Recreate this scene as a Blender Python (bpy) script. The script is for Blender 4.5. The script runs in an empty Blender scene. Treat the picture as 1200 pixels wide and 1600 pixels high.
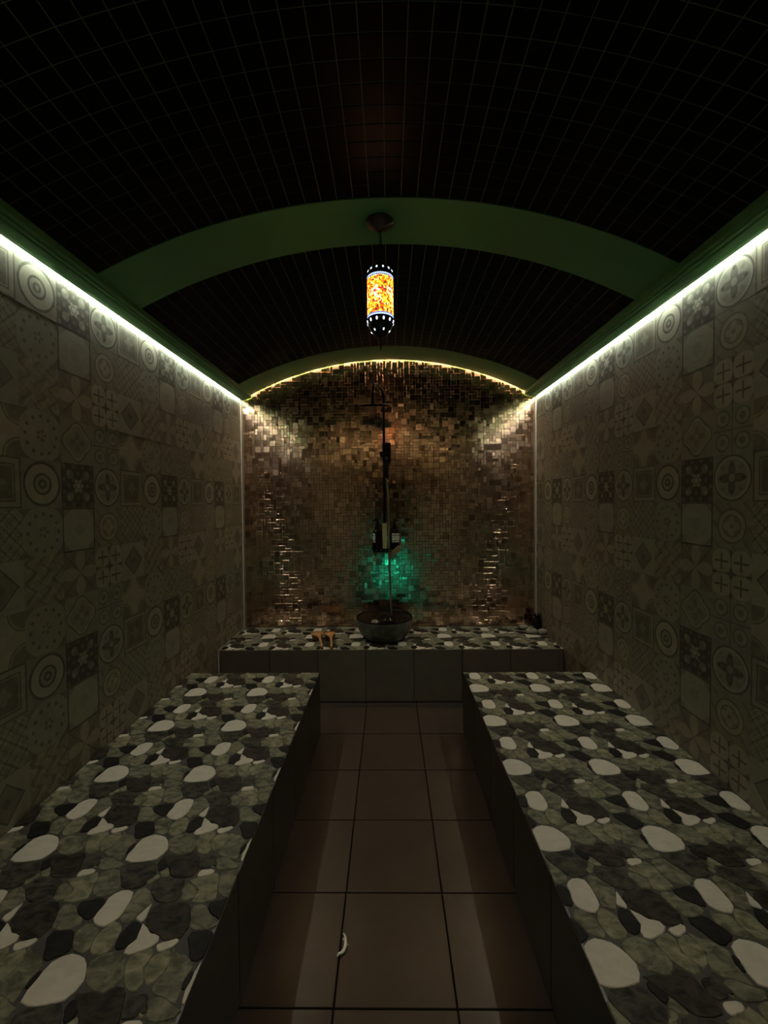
import bpy, bmesh, math, random
from mathutils import Vector, Matrix, Euler
random.seed(7)
R = random.random
PI = math.pi
scene = bpy.context.scene
C = scene.collection

# ------------------------------------------------------------ camera
FPX = 640.0                                   # focal length in pixels of the 1200x1600 frame
CAM = Vector((0, 0, 1.40))
fwd = Vector((-8/FPX, 1, -15/FPX)).normalized()
rgt = fwd.cross(Vector((0, 0, 1))).normalized()
upv = rgt.cross(fwd)
ROLL = 0.009
u2 = upv*math.cos(ROLL) + rgt*math.sin(ROLL)
r2 = fwd.cross(u2)
cd = bpy.data.cameras.new('camera'); cam = bpy.data.objects.new('camera', cd); C.objects.link(cam)
cam.matrix_world = Matrix((( r2.x, u2.x, -fwd.x, CAM.x), (r2.y, u2.y, -fwd.y, CAM.y),
                           ( r2.z, u2.z, -fwd.z, CAM.z), (0, 0, 0, 1)))
cd.sensor_fit = 'VERTICAL'; cd.sensor_height = 24; cd.lens = FPX/1600*24; cd.clip_start = 0.02
scene.camera = cam

def at(px, py, Y):
    """world point on the plane y = Y seen at a pixel of the photograph (used only to measure real positions)"""
    d = fwd*FPX + r2*(px-600) - u2*(py-800)
    return CAM + d*(Y/d.y)

# ------------------------------------------------------------ world, exposure
w = bpy.data.worlds.new('world'); scene.world = w; w.use_nodes = True
w.node_tree.nodes['Background'].inputs[0].default_value = (0.0, 0.0, 0.0, 1)
w.node_tree.nodes['Background'].inputs[1].default_value = 0.0
scene.view_settings.view_transform = 'Standard'; scene.view_settings.look = 'None'
scene.view_settings.gamma = 1; scene.view_settings.use_curve_mapping = False
scene.view_settings.exposure = 0.0
SIDE_LED, BACK_LED, REAR_LED = 146.0, 80.0, 85.0
SHADE_GLOW, BEAD_GLOW, TEAL_W = 4.6, 2.2, 2.0

# teal lamp standing low at the entrance end behind the camera
tl = bpy.data.lights.new('teal_lamp', 'POINT'); tl.energy = TEAL_W; tl.color = (0.02, 1.0, 0.62); tl.shadow_soft_size = 0.05
tlo = bpy.data.objects.new('teal_lamp', tl); tlo.location = (0.05, -0.5, 0.24); C.objects.link(tlo)

# ------------------------------------------------------------ room numbers
XL, XR = -1.215, 1.205
YB, YF = 3.377, -0.60                          # mosaic wall, entrance wall
ZW = 2.24                                      # where the cornice lip meets the side walls
ARC_R, ARC_TOP = 2.45, 2.561
ZC = ARC_TOP - ARC_R
P = 0.337                                      # pitch of floor and pebble tiles
BT = 0.372                                     # top of benches and ledge
BY1 = 2.455                                    # inner end of the benches
SY = 2.84                                      # face of the ledge
BXL, BXR = -0.428, 0.436
def arcz(x, dr=0.0):
    r = ARC_R + dr
    return ZC + math.sqrt(r*r - x*x)

# ------------------------------------------------------------ materials
def newmat(name):
    m = bpy.data.materials.new(name); m.use_nodes = True
    return m, m.node_tree, m.node_tree.nodes['Principled BSDF']
def pbr(name, col, rough=0.5, metal=0.0, noise=None, bump=0.0, scale=30, spec=0.5, coat=0.0):
    m, nt, b = newmat(name)
    b.inputs['Roughness'].default_value = rough; b.inputs['Metallic'].default_value = metal
    b.inputs['Specular IOR Level'].default_value = spec; b.inputs['Coat Weight'].default_value = coat
    b.inputs['Base Color'].default_value = (*col, 1)
    if noise or bump:
        tc = nt.nodes.new('ShaderNodeTexCoord'); n = nt.nodes.new('ShaderNodeTexNoise')
        n.inputs['Scale'].default_value = scale; n.inputs['Detail'].default_value = 5
        nt.links.new(tc.outputs['Object'], n.inputs['Vector'])
        if noise:
            mx = nt.nodes.new('ShaderNodeMix'); mx.data_type = 'RGBA'
            mr = nt.nodes.new('ShaderNodeMapRange'); mr.inputs[1].default_value = 0.35; mr.inputs[2].default_value = 0.65
            nt.links.new(n.outputs['Fac'], mr.inputs[0]); nt.links.new(mr.outputs[0], mx.inputs[0])
            mx.inputs[6].default_value = (*col, 1); mx.inputs[7].default_value = (*noise, 1)
            nt.links.new(mx.outputs[2], b.inputs['Base Color'])
        if bump:
            bp = nt.nodes.new('ShaderNodeBump'); bp.inputs['Strength'].default_value = bump; bp.inputs['Distance'].default_value = 0.002
            nt.links.new(n.outputs['Fac'], bp.inputs['Height']); nt.links.new(bp.outputs[0], b.inputs['Normal'])
    return m
def emis(name, col, s):
    m, nt, b = newmat(name)
    b.inputs['Base Color'].default_value = (*col, 1)
    b.inputs['Emission Color'].default_value = (*col, 1); b.inputs['Emission Strength'].default_value = s
    return m

M = {}
M['led'] = emis('led_warm_white', (1.0, 0.97, 0.80), SIDE_LED)
M['led_back'] = emis('led_amber_white', (1.0, 0.68, 0.36), BACK_LED)
M['led_rear'] = emis('led_entrance', (1.0, 0.72, 0.45), REAR_LED)
M['green'] = pbr('green_paint', (0.125, 0.34, 0.135), 0.5, noise=(0.135, 0.36, 0.145), scale=6, bump=0.05)
M['plaster'] = pbr('entrance_plaster', (0.72, 0.66, 0.54), 0.8)
M['grout_dark'] = pbr('dark_grout', (0.03, 0.028, 0.025), 0.9)
M['grout_wall'] = pbr('wall_grout', (0.33, 0.31, 0.26), 0.85)
M['grout_ceiling'] = pbr('ceiling_grout', (0.27, 0.25, 0.165), 0.85)
M['grout_step'] = pbr('step_grout', (0.30, 0.29, 0.25), 0.85)
M['grout_pebble'] = pbr('pebble_tile_bed', (0.022, 0.022, 0.018), 0.6, noise=(0.06, 0.06, 0.048), scale=25)
M['grout_copper'] = pbr('mosaic_grout', (0.24, 0.165, 0.12), 0.7)
M['black_tile'] = pbr('black_glass_tile', (0.002, 0.002, 0.002), 0.40, spec=0.10)
M['floor_tile'] = pbr('brown_porcelain', (0.060, 0.044, 0.034), 0.28, noise=(0.070, 0.052, 0.040), scale=9, bump=0.04)
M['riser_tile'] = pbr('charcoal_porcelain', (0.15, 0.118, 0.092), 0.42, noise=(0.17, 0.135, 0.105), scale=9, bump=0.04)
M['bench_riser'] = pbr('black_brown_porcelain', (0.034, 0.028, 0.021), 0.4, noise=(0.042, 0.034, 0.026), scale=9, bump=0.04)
M['corner'] = pbr('pale_corner_trim', (0.75, 0.72, 0.64), 0.4)
M['black_metal'] = pbr('matt_black_metal', (0.003, 0.004, 0.0045), 0.4, spec=0.2)
M['chrome'] = pbr('brushed_steel', (0.55, 0.50, 0.44), 0.3, metal=1.0)
M['bronze'] = pbr('dark_bronze', (0.10, 0.085, 0.07), 0.3, metal=1.0)
M['cap_metal'] = pbr('blackened_metal', (0.05, 0.05, 0.06), 0.28, metal=0.9)
M['bottle'] = pbr('dark_bottle_glass', (0.006, 0.004, 0.012), 0.12)
M['label'] = pbr('paper_label', (0.9, 0.9, 0.82), 0.6)
M['print'] = pbr('label_print', (0.05, 0.05, 0.05), 0.6)
M['cream'] = pbr('cream_plastic', (0.85, 0.76, 0.42), 0.4)
M['wood'] = pbr('ladle_wood', (0.62, 0.33, 0.13), 0.5, noise=(0.42, 0.20, 0.07), scale=14)
M['wood_dark'] = pbr('wet_wood', (0.14, 0.06, 0.025), 0.4)
M['brush_wood'] = pbr('brush_wood', (0.45, 0.36, 0.22), 0.55, noise=(0.33, 0.24, 0.13), scale=40)
M['basin_out'] = pbr('basin_stoneware', (0.055, 0.058, 0.046), 0.45, noise=(0.16, 0.165, 0.13), scale=20, bump=0.3)
M['basin_in'] = pbr('basin_black_glaze', (0.006, 0.006, 0.006), 0.12)
M['water'] = pbr('dark_water', (0.004, 0.005, 0.005), 0.03)
M['river_stone'] = pbr('grey_river_stone', (0.23, 0.22, 0.19), 0.55, noise=(0.30, 0.29, 0.25), scale=30, bump=0.2)
M['glint'] = pbr('pearly_glint', (1.0, 0.93, 0.84), 0.25, metal=0.2)  # pale colour standing in for a bright reflection on the floor
M['door'] = pbr('entrance_door', (0.06, 0.045, 0.035), 0.5)

STONE = dict(W=((0.72, 0.68, 0.60), (0.62, 0.60, 0.53)), G=((0.085, 0.087, 0.060), (0.27, 0.265, 0.19)),
             O=((0.13, 0.13, 0.082), (0.34, 0.33, 0.225)), D=((0.014, 0.013, 0.010), (0.092, 0.086, 0.063)),
             K=((0.004, 0.004, 0.0035), (0.018, 0.016, 0.013)), B=((0.010, 0.008, 0.006), (0.062, 0.049, 0.037)))
def stone_mat(k, a, b_):
    m, nt, b = newmat('pebble_glaze_'+{'W':'white','G':'grey','O':'olive','D':'dark','K':'black','B':'brown'}[k])
    b.inputs['Roughness'].default_value = 0.6; b.inputs['Specular IOR Level'].default_value = 0.18
    g = nt.nodes.new('ShaderNodeNewGeometry'); n = nt.nodes.new('ShaderNodeTexNoise')
    mp = nt.nodes.new('ShaderNodeMapping'); mp.inputs['Scale'].default_value = (1, 1.7, 1); mp.inputs['Rotation'].default_value = (0, 0, 0.6)
    n.inputs['Scale'].default_value = 27; n.inputs['Detail'].default_value = 8; n.inputs['Roughness'].default_value = 0.62; n.inputs['Distortion'].default_value = 0.5
    nt.links.new(g.outputs['Position'], mp.inputs[0]); nt.links.new(mp.outputs[0], n.inputs['Vector'])
    mr = nt.nodes.new('ShaderNodeMapRange'); mr.inputs[1].default_value = 0.38; mr.inputs[2].default_value = 0.64
    mx = nt.nodes.new('ShaderNodeMix'); mx.data_type = 'RGBA'
    nt.links.new(n.outputs['Fac'], mr.inputs[0]); nt.links.new(mr.outputs[0], mx.inputs[0])
    mx.inputs[6].default_value = (*a, 1); mx.inputs[7].default_value = (*b_, 1)
    nt.links.new(mx.outputs[2], b.inputs['Base Color'])
    return m
for k, (a, b_) in STONE.items(): M['st'+k] = stone_mat(k, a, b_)

# copper mosaic: the tint of each piece is stored on the piece
def copper():
    m, nt, b = newmat('copper_mosaic')
    b.inputs['Metallic'].default_value = 1.0
    at_ = nt.nodes.new('ShaderNodeAttribute'); at_.attribute_name = 'tint'
    sp = nt.nodes.new('ShaderNodeSeparateColor'); nt.links.new(at_.outputs['Color'], sp.inputs[0])
    rp = nt.nodes.new('ShaderNodeValToRGB'); e = rp.color_ramp.elements
    e[0].position = 0; e[0].color = (0.27, 0.175, 0.13, 1)
    e[1].position = 1; e[1].color = (0.92, 0.70, 0.54, 1)
    q = e.new(0.5); q.color = (0.68, 0.47, 0.36, 1)
    nt.links.new(sp.outputs[0], rp.inputs[0]); nt.links.new(rp.outputs[0], b.inputs['Base Color'])
    mr = nt.nodes.new('ShaderNodeMapRange'); mr.inputs[3].default_value = 0.13; mr.inputs[4].default_value = 0.25
    nt.links.new(sp.outputs[1], mr.inputs[0]); nt.links.new(mr.outputs[0], b.inputs['Roughness'])
    tc = nt.nodes.new('ShaderNodeNewGeometry'); n = nt.nodes.new('ShaderNodeTexNoise'); n.inputs['Scale'].default_value = 40
    bp = nt.nodes.new('ShaderNodeBump'); bp.inputs['Strength'].default_value = 0.3; bp.inputs['Distance'].default_value = 0.0015
    nt.links.new(tc.outputs['Position'], n.inputs['Vector']); nt.links.new(n.outputs['Fac'], bp.inputs['Height']); nt.links.new(bp.outputs[0], b.inputs['Normal'])
    return m
M['copper'] = copper()

# ------------------------------------------------------------ printed wall-tile patterns (one node material per printed cell)
class X:
    nt = None
    def __init__(s, v): s.v = v
    @staticmethod
    def op(o, *a, clamp=False):
        n = X.nt.nodes.new('ShaderNodeMath'); n.operation = o; n.use_clamp = clamp
        for i, q in enumerate(a):
            if isinstance(q, X): X.nt.links.new(q.v, n.inputs[i])
            else: n.inputs[i].default_value = q
        return X(n.outputs[0])
    def __add__(s, o): return X.op('ADD', s, o)
    __radd__ = __add__
    def __sub__(s, o): return X.op('SUBTRACT', s, o)
    def __rsub__(s, o): return X.op('SUBTRACT', o, s)
    def __mul__(s, o): return X.op('MULTIPLY', s, o)
    __rmul__ = __mul__
    def __abs__(s): return X.op('ABSOLUTE', s)
    def __lt__(s, o): return X.op('LESS_THAN', s, o)
    def __gt__(s, o): return X.op('GREATER_THAN', s, o)
def mx(a, b): return X.op('MAXIMUM', a, b)
def mn(a, b): return X.op('MINIMUM', a, b)
def cos(a): return X.op('COSINE', a)
def hyp(a, b): return X.op('SQRT', a*a + b*b)
def band(a, lo, hi): return (a > lo)*(a < hi)
def polar(u, v): return hyp(u, v), X.op('ARCTAN2', v, u)
def sub2(u, v):                                   # the four quarters of a cell
    return abs(u)*2 - 1, abs(v)*2 - 1
def pat_floral(u, v):
    r, t = polar(u, v); a, b = sub2(u, v)
    return 1 - (r < 0.28 + 0.05*cos(t*6))*0.75 - (hyp(a, b) < 0.42)*0.4 + band(r, .12, .18)*.4 - (cos(u*11)*cos(v*11) > .5)*.25
def pat_wheel(u, v):
    r, t = polar(u, v)
    return 0.42 - (r < .9)*.15 + band(r, .90, .97)*.5 - band(r, .78, .88)*.3 + (r < .66*(.7 + .3*cos(t*4)))*.5 - (r < .16)*.5 + (cos(t*8) > .5)*band(r, .5, .74)*.2
def pat_square(u, v):
    m = mx(abs(u), abs(v)); r, t = polar(u, v)
    return 0.35 + (m > .92)*.5 + band(m, .66, .74)*.45 + (m < .62)*.42 - (r < .28 + .08*cos(t*4))*.25
def pat_target(u, v):
    r, t = polar(u, v)
    return 0.5 + band(r, .82, .93)*.4 - band(r, .46, .82)*.4 + band(r, .36, .46)*.4 - band(r, .22, .36)*.15 + (r < .2)*.35 - (r < .09)*.5
def pat_plate(u, v):
    m = mx(abs(u), abs(v)); r, t = polar(u, v)
    return 0.10 + (m > .92)*.75 + ((abs(u) + abs(v)) > 1.42)*.35 + band(r, .55, .60)*.15 + (r < .3 + .05*cos(t*8))*.18
def pat_ring(u, v):
    r, t = polar(u, v)
    return 0.45 + band(r, .66, .74)*.3 - band(r, .48, .66)*.3 + band(r, .42, .47)*.3 - (r < .34 + .1*cos(t*4))*.3 + (r < .1)*.4 + (cos((u + v)*8) > .8)*(r > .78)*.2
def pat_lattice(u, v):
    return 0.45 + (cos((u + v)*14) > .75)*.22 + (cos((u - v)*14) > .75)*.22 - (cos(u*22)*cos(v*22) > .4)*.2
def pat_dots(u, v):
    r, t = polar(u, v)
    return 0.30 + band(r, .70, .84)*(cos(t*12) > .45)*.5 + (r < .24)*(cos(t*5) > -.2)*.45 - (r < .07)*.5 + (r > 1.12)*.4
def pat_petals(u, v):
    r, t = polar(u, v)
    return 0.62 - (r < 1.05*abs(cos(t*2)))*.42 + (abs(abs(u) - abs(v)) < .04)*.2
def pat_crosses(u, v):
    a, b = sub2(u, v); lo = mn(abs(a), abs(b)); hi = mx(abs(a), abs(b))
    return 0.12 + (lo < .09)*(hi < .72)*.7 + (mn(abs(u), abs(v)) < .05)*.35 + (hyp(a, b) > 1.08)*.45
def pat_diamond(u, v):
    d = abs(u) + abs(v)
    return 0.16 + (d < .80)*.42 + band(d, .72, .80)*.3 + (d < .2)*.2
def pat_quatre(u, v):
    r, t = polar(u, v); q = r - 0.09*cos(t*4)
    return 0.42 + band(q, .76, .84)*.35 - band(q, .66, .76)*.25 + (r < .5*abs(cos(t*2)))*.22 - (r < .12)*.3
def pat_fourrings(u, v):
    a, b = sub2(u, v); r = hyp(a, b)
    return 0.38 + band(r, .62, .76)*.35 + (r < .3)*.25 - band(r, .3, .62)*.12 + (mn(abs(u), abs(v)) < .04)*.3
def pat_star(u, v):
    q = hyp(1 - abs(u), 1 - abs(v))
    return 0.12 + (q < .78)*.55 - band(q, .64, .72)*.35
def pat_vines(u, v):
    return 0.40 + (cos(u*9 + 2*cos(v*8)) > .6)*.28 - (cos(v*9 + 2*cos(u*8)) > .7)*.2
PAT = [[pat_floral, pat_wheel, pat_square, pat_target], [pat_plate, pat_ring, pat_lattice, pat_dots],
       [pat_petals, pat_crosses, pat_diamond, pat_vines], [pat_quatre, pat_fourrings, pat_star, pat_dots]]
def pattern_mat(fn, i):
    m, nt, b = newmat('printed_tile_'+fn.__name__[4:]); X.nt = nt
    uv = nt.nodes.new('ShaderNodeUVMap'); uv.uv_map = 'UVMap'
    s = nt.nodes.new('ShaderNodeSeparateXYZ'); nt.links.new(uv.outputs[0], s.inputs[0])
    d = fn(X(s.outputs[0])*2.0 - 1.0, X(s.outputs[1])*2.0 - 1.0)
    g = nt.nodes.new('ShaderNodeNewGeometry'); n = nt.nodes.new('ShaderNodeTexNoise'); n.inputs['Scale'].default_value = 26; n.inputs['Detail'].default_value = 7
    n.inputs['Roughness'].default_value = 0.7
    nt.links.new(g.outputs['Position'], n.inputs['Vector'])
    d = d + (X(n.outputs['Fac']) - 0.5)*0.75
    dc = X.op('MULTIPLY', d, 1.0, clamp=True)
    c = nt.nodes.new('ShaderNodeMix'); c.data_type = 'RGBA'
    tint = [(0.46, 0.455, 0.39), (0.42, 0.43, 0.38), (0.46, 0.44, 0.365)][i % 3]
    c.inputs[6].default_value = (*tint, 1); c.inputs[7].default_value = (0.085, 0.082, 0.072, 1)
    nt.links.new(dc.v, c.inputs[0]); nt.links.new(c.outputs[2], b.inputs['Base Color'])
    b.inputs['Roughness'].default_value = 0.45
    return m
PM = [[pattern_mat(f, i + j) for j, f in enumerate(row)] for i, row in enumerate(PAT)]

# ------------------------------------------------------------ helpers
def me_from(verts, faces, mats, fm=None, uvs=None, smooth=False, name='mesh'):
    me = bpy.data.meshes.new(name); me.from_pydata([tuple(v) for v in verts], [], faces)
    for m in mats: me.materials.append(m)
    if fm: me.polygons.foreach_set('material_index', fm)
    if uvs:
        l = me.uv_layers.new(name='UVMap')
        for p, q in zip(me.polygons, uvs):
            if q:
                for li, c in zip(p.loop_indices, q): l.data[li].uv = c
    if smooth: me.polygons.foreach_set('use_smooth', [True]*len(me.polygons))
    me.update(); return me
def link(name, me, parent=None, loc=None, rot=None, kind=None):
    o = bpy.data.objects.new(name, me); C.objects.link(o)
    if parent: o.parent = parent
    if loc is not None: o.location = loc
    if rot is not None: o.rotation_euler = rot
    if kind: o['kind'] = kind
    return o
def thing(name, label, cat, loc=(0, 0, 0), rz=0, group=None):
    o = bpy.data.objects.new(name, None); C.objects.link(o); o.location = loc; o.rotation_euler = (0, 0, rz)
    o.empty_display_size = 0.05
    o['label'] = label; o['category'] = cat
    if group: o['group'] = group
    return o
class MB:
    def __init__(s): s.v = []; s.f = []
    def add(s, v, f):
        n = len(s.v); s.v += [Vector(q) for q in v]; s.f += [tuple(i + n for i in q) for q in f]
    def box(s, a, b, mtx=None):
        (x0, y0, z0), (x1, y1, z1) = a, b
        v = [Vector(q) for q in ((x0,y0,z0),(x1,y0,z0),(x1,y1,z0),(x0,y1,z0),(x0,y0,z1),(x1,y0,z1),(x1,y1,z1),(x0,y1,z1))]
        if mtx: v = [mtx @ q for q in v]
        s.add(v, [(0,3,2,1),(4,5,6,7),(0,1,5,4),(1,2,6,5),(2,3,7,6),(3,0,4,7)])
    def bbox(s, a, b, e=0.002):                    # box with chamfered edges
        bm = bmesh.new(); bmesh.ops.create_cube(bm, size=1)
        for v in bm.verts: v.co = Vector([(a[i] + b[i])/2 + v.co[i]*(b[i] - a[i]) for i in range(3)])
        bmesh.ops.bevel(bm, geom=bm.edges[:], offset=e, segments=2, affect='EDGES', profile=0.5)
        bm.verts.index_update(); s.add([v.co.copy() for v in bm.verts], [tuple(v.index for v in f.verts) for f in bm.faces]); bm.free()
    def lathe(s, prof, n=32, mtx=None, o=(0, 0, 0)):
        v = []; f = []; o = Vector(o)
        for r, z in prof:
            for k in range(n):
                a = 2*PI*k/n; q = Vector((r*math.cos(a), r*math.sin(a), z)); v.append((mtx @ q if mtx else q) + o)
        for i in range(len(prof) - 1):
            for k in range(n):
                f.append((i*n + k, i*n + (k+1) % n, (i+1)*n + (k+1) % n, (i+1)*n + k))
        if prof[0][0] > 1e-6: f.append(tuple(range(n))[::-1])
        if prof[-1][0] > 1e-6: f.append(tuple((len(prof)-1)*n + k for k in range(n)))
        s.add(v, f)
    def tube(s, pts, r, n=12, cap=True):
        pts = [Vector(p) for p in pts]; rr = r if isinstance(r, (list, tuple)) else [r]*len(pts)
        v = []; f = []; ref = None
        for i, p in enumerate(pts):
            t = (pts[min(i+1, len(pts)-1)] - pts[max(i-1, 0)]).normalized()
            if ref is None: ref = t.orthogonal().normalized()
            a = (ref - t*ref.dot(t)).normalized(); ref = a; b = t.cross(a)
            for k in range(n):
                q = 2*PI*k/n; v.append(p + (a*math.cos(q) + b*math.sin(q))*rr[i])
        for i in range(len(pts) - 1):
            for k in range(n): f.append((i*n + k, i*n + (k+1) % n, (i+1)*n + (k+1) % n, (i+1)*n + k))
        if cap: f.append(tuple(range(n))[::-1]); f.append(tuple((len(pts)-1)*n + k for k in range(n)))
        s.add(v, f)
    def ball(s, c, rad, n=16, m=10, mtx=None, lump=0, seed=0):
        rad = rad if isinstance(rad, (tuple, list)) else (rad,)*3; v = []; f = []; c = Vector(c)
        for i in range(m + 1):
            t = PI*i/m
            for k in range(n):
                a = 2*PI*k/n
                q = Vector((math.sin(t)*math.cos(a), math.sin(t)*math.sin(a), -math.cos(t)))
                l = 1 + lump*(math.sin(3*q.x + seed)*math.cos(2.3*q.y + seed*2) + .5*math.sin(4*q.z + seed))
                q = Vector((q.x*rad[0]*l, q.y*rad[1]*l, q.z*rad[2]*l)); v.append((mtx @ q if mtx else q) + c)
        for i in range(m):
            for k in range(n): f.append((i*n + k, i*n + (k+1) % n, (i+1)*n + (k+1) % n, (i+1)*n + k))
        s.add(v, f)
    def build(s, name, mat, parent=None, smooth=False, kind=None, loc=None):
        me = me_from(s.v, s.f, [mat], name=name)
        bm = bmesh.new(); bm.from_mesh(me); bmesh.ops.remove_doubles(bm, verts=bm.verts, dist=1e-6)
        bmesh.ops.dissolve_degenerate(bm, dist=1e-7, edges=bm.edges[:])
        bmesh.ops.recalc_face_normals(bm, faces=bm.faces)
        for f in bm.faces: f.smooth = smooth and len(f.verts) <= 4
        bm.to_mesh(me); bm.free()
        if smooth:
            try: me.set_sharp_from_angle(angle=math.radians(42))
            except Exception: pass
        o = link(name, me, parent, kind=kind)
        if loc is not None: o.location = loc
        return o
def tag(o, label, cat, group=None):
    o['label'] = label; o['category'] = cat
    if group: o['group'] = group
    return o
def clip(poly, x0, x1, y0, y1):
    for ax, lim, sg in ((0, x0, 1), (0, x1, -1), (1, y0, 1), (1, y1, -1)):
        out = []
        for i in range(len(poly)):
            a, b = poly[i], poly[(i+1) % len(poly)]
            da, db = sg*(a[ax] - lim), sg*(b[ax] - lim)
            if da >= 0: out.append(a)
            if (da >= 0) != (db >= 0):
                t = da/(da - db); out.append((a[0] + (b[0]-a[0])*t, a[1] + (b[1]-a[1])*t))
        poly = out
        if len(poly) < 3: return []
    return poly
def area(p): return abs(sum(p[i][0]*p[(i+1) % len(p)][1] - p[(i+1) % len(p)][0]*p[i][1] for i in range(len(p))))/2
def spans(a, b, phase, pitch, gap):
    """pieces of a tiled run between a and b whose joints fall at phase + k*pitch"""
    k = math.floor((a - phase)/pitch); out = []
    while phase + k*pitch < b:
        s, e = max(a, phase + k*pitch + gap/2), min(b, phase + (k+1)*pitch - gap/2)
        if e - s > 0.012: out.append((s, e))
        k += 1
    return out
def plate_mesh(w, d, t, e, mat, name='tile'):
    """flat tile: w x d, thickness t, chamfer e, lying in XY, bottom at z=0"""
    v = [(-w/2,-d/2,0),(w/2,-d/2,0),(w/2,d/2,0),(-w/2,d/2,0),(-w/2,-d/2,t-e),(w/2,-d/2,t-e),(w/2,d/2,t-e),(-w/2,d/2,t-e),
         (-w/2+e,-d/2+e,t),(w/2-e,-d/2+e,t),(w/2-e,d/2-e,t),(-w/2+e,d/2-e,t)]
    f = [(0,3,2,1),(0,1,5,4),(1,2,6,5),(2,3,7,6),(3,0,4,7),(4,5,9,8),(5,6,10,9),(6,7,11,10),(7,4,8,11),(8,9,10,11)]
    return me_from(v, f, [mat], name=name)
PL = {}
def plate(w, d, t, e, mat):
    k = (round(w, 4), round(d, 4), t, mat.name)
    if k not in PL: PL[k] = plate_mesh(w, d, t, e, mat)
    return PL[k]
STONES = [
('W', 285, 182, (60, 52, 51, 52, 50, 56, 54, 58, 50, 47, 54, 66, 52, 48, 46, 47, 59, 57)),
('G', 40, 200, (42, 38, 41, 36, 40, 42, 42, 46, 58, 44, 37, 38, 36, 36, 40, 51, 49, 53)),
('O', 109, 203, (12, 13, 16, 38, 50, 40, 40, 45, 35, 29, 26, 26, 28, 34, 43, 51, 38, 18)),
('G', 195, 195, (30, 43, 34, 35, 43, 34, 63, 26, 23, 24, 32, 51, 45, 42, 46, 65, 36, 29)),
('W', 147, 254, (19, 29, 23, 12, 11, 9, 10, 10, 17, 27, 22, 21, 18, 14, 12, 11, 12, 16)),
('D', 145, 137, (28, 20, 25, 26, 23, 21, 23, 26, 26, 24, 26, 26, 28, 23, 21, 24, 17, 32)),
('O', 177, 59, (28, 28, 32, 39, 53, 38, 39, 46, 63, 23, 20, 22, 47, 44, 44, 45, 55, 35)),
('G', 202, 315, (37, 20, 19, 20, 22, 35, 42, 56, 38, 29, 28, 30, 33, 29, 31, 33, 41, 51)),
('D', 74, 54, (37, 42, 46, 36, 30, 32, 39, 52, 53, 48, 38, 35, 35, 38, 38, 43, 52, 51)),
('B', 121, 313, (51, 48, 48, 52, 45, 43, 48, 63, 68, 60, 52, 44, 42, 35, 54, 54, 73, 63)),
('G', 18, 12, (34, 39, 34, 35, 41, 54, 49, 34, 25, 24, 25, 31, 44, 50, 52, 35, 31, 30)),
('W', 299, 4, (32, 34, 39, 53, 49, 49, 44, 43, 30, 31, 35, 45, 45, 45, 51, 43, 41, 34)),
('W', 50, 324, (10, 9, 11, 12, 30, 15, 12, 10, 11, 12, 15, 19, 16, 16, 21, 19, 13, 11)),
('K', 43, 275, (22, 24, 26, 32, 32, 37, 27, 25, 22, 23, 22, 25, 33, 35, 33, 28, 25, 26)),
('G', 280, 268, (21, 25, 29, 26, 31, 34, 43, 38, 35, 27, 24, 24, 26, 30, 32, 43, 38, 25)),
('O', 332, 267, (25, 25, 33, 34, 39, 43, 35, 32, 30, 30, 28, 31, 35, 39, 37, 39, 36, 32)),
('D', 302, 100, (55, 48, 47, 50, 42, 39, 40, 57, 64, 51, 39, 40, 44, 47, 47, 52, 56, 45)),
('O', 41, 102, (12, 10, 10, 11, 14, 20, 15, 14, 15, 19, 11, 11, 13, 13, 13, 15, 21, 17)),
('O', 19, 82, (8, 15, 19, 20, 19, 10, 7, 7, 8, 12, 17, 16, 18, 18, 13, 8, 8, 6)),
('G', 201, 131, (43, 22, 18, 18, 18, 22, 25, 34, 39, 24, 30, 28, 22, 22, 20, 22, 27, 39)),
('O', 165, 122, (6, 6, 3, 3, 4, 6, 7, 8, 6, 4, 4, 5, 6, 5, 5, 6, 9, 8)),
('W', 154, 103, (24, 26, 19, 14, 12, 12, 13, 16, 20, 21, 22, 22, 14, 10, 10, 11, 13, 18)),
('G', 237, 72, (36, 30, 29, 31, 42, 44, 46, 53, 39, 32, 32, 35, 36, 40, 42, 46, 49, 48)),
('G', 135, 46, (22, 21, 19, 19, 20, 23, 34, 29, 27, 19, 14, 17, 26, 25, 25, 29, 26, 26)),
('K', 239, 341, (28, 32, 36, 32, 26, 26, 23, 30, 43, 34, 28, 25, 23, 23, 29, 40, 34, 27)),
('O', 154, 212, (20, 22, 21, 27, 36, 30, 29, 33, 31, 31, 33, 32, 34, 44, 34, 26, 24, 19)),
('W', 85, 261, (41, 37, 27, 20, 22, 30, 49, 25, 18, 21, 32, 42, 33, 27, 22, 23, 26, 30)),
('K', 226, 255, (35, 30, 29, 34, 34, 32, 34, 49, 43, 28, 25, 26, 29, 36, 40, 33, 39, 46)),
('B', 78, 130, (42, 42, 46, 47, 45, 34, 27, 50, 80, 44, 37, 35, 40, 44, 44, 50, 64, 58)),
('K', 231, 182, (7, 7, 12, 14, 22, 18, 10, 9, 10, 9, 10, 9, 15, 19, 17, 10, 9, 7)),
('K', 18, 129, (16, 12, 12, 15, 20, 21, 24, 20, 18, 15, 12, 11, 14, 17, 25, 19, 20, 19))]
def structure(name, mb_or_obj, mat=None, **k):
    o = mb_or_obj.build(name, mat, kind='structure', **k); return o

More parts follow.
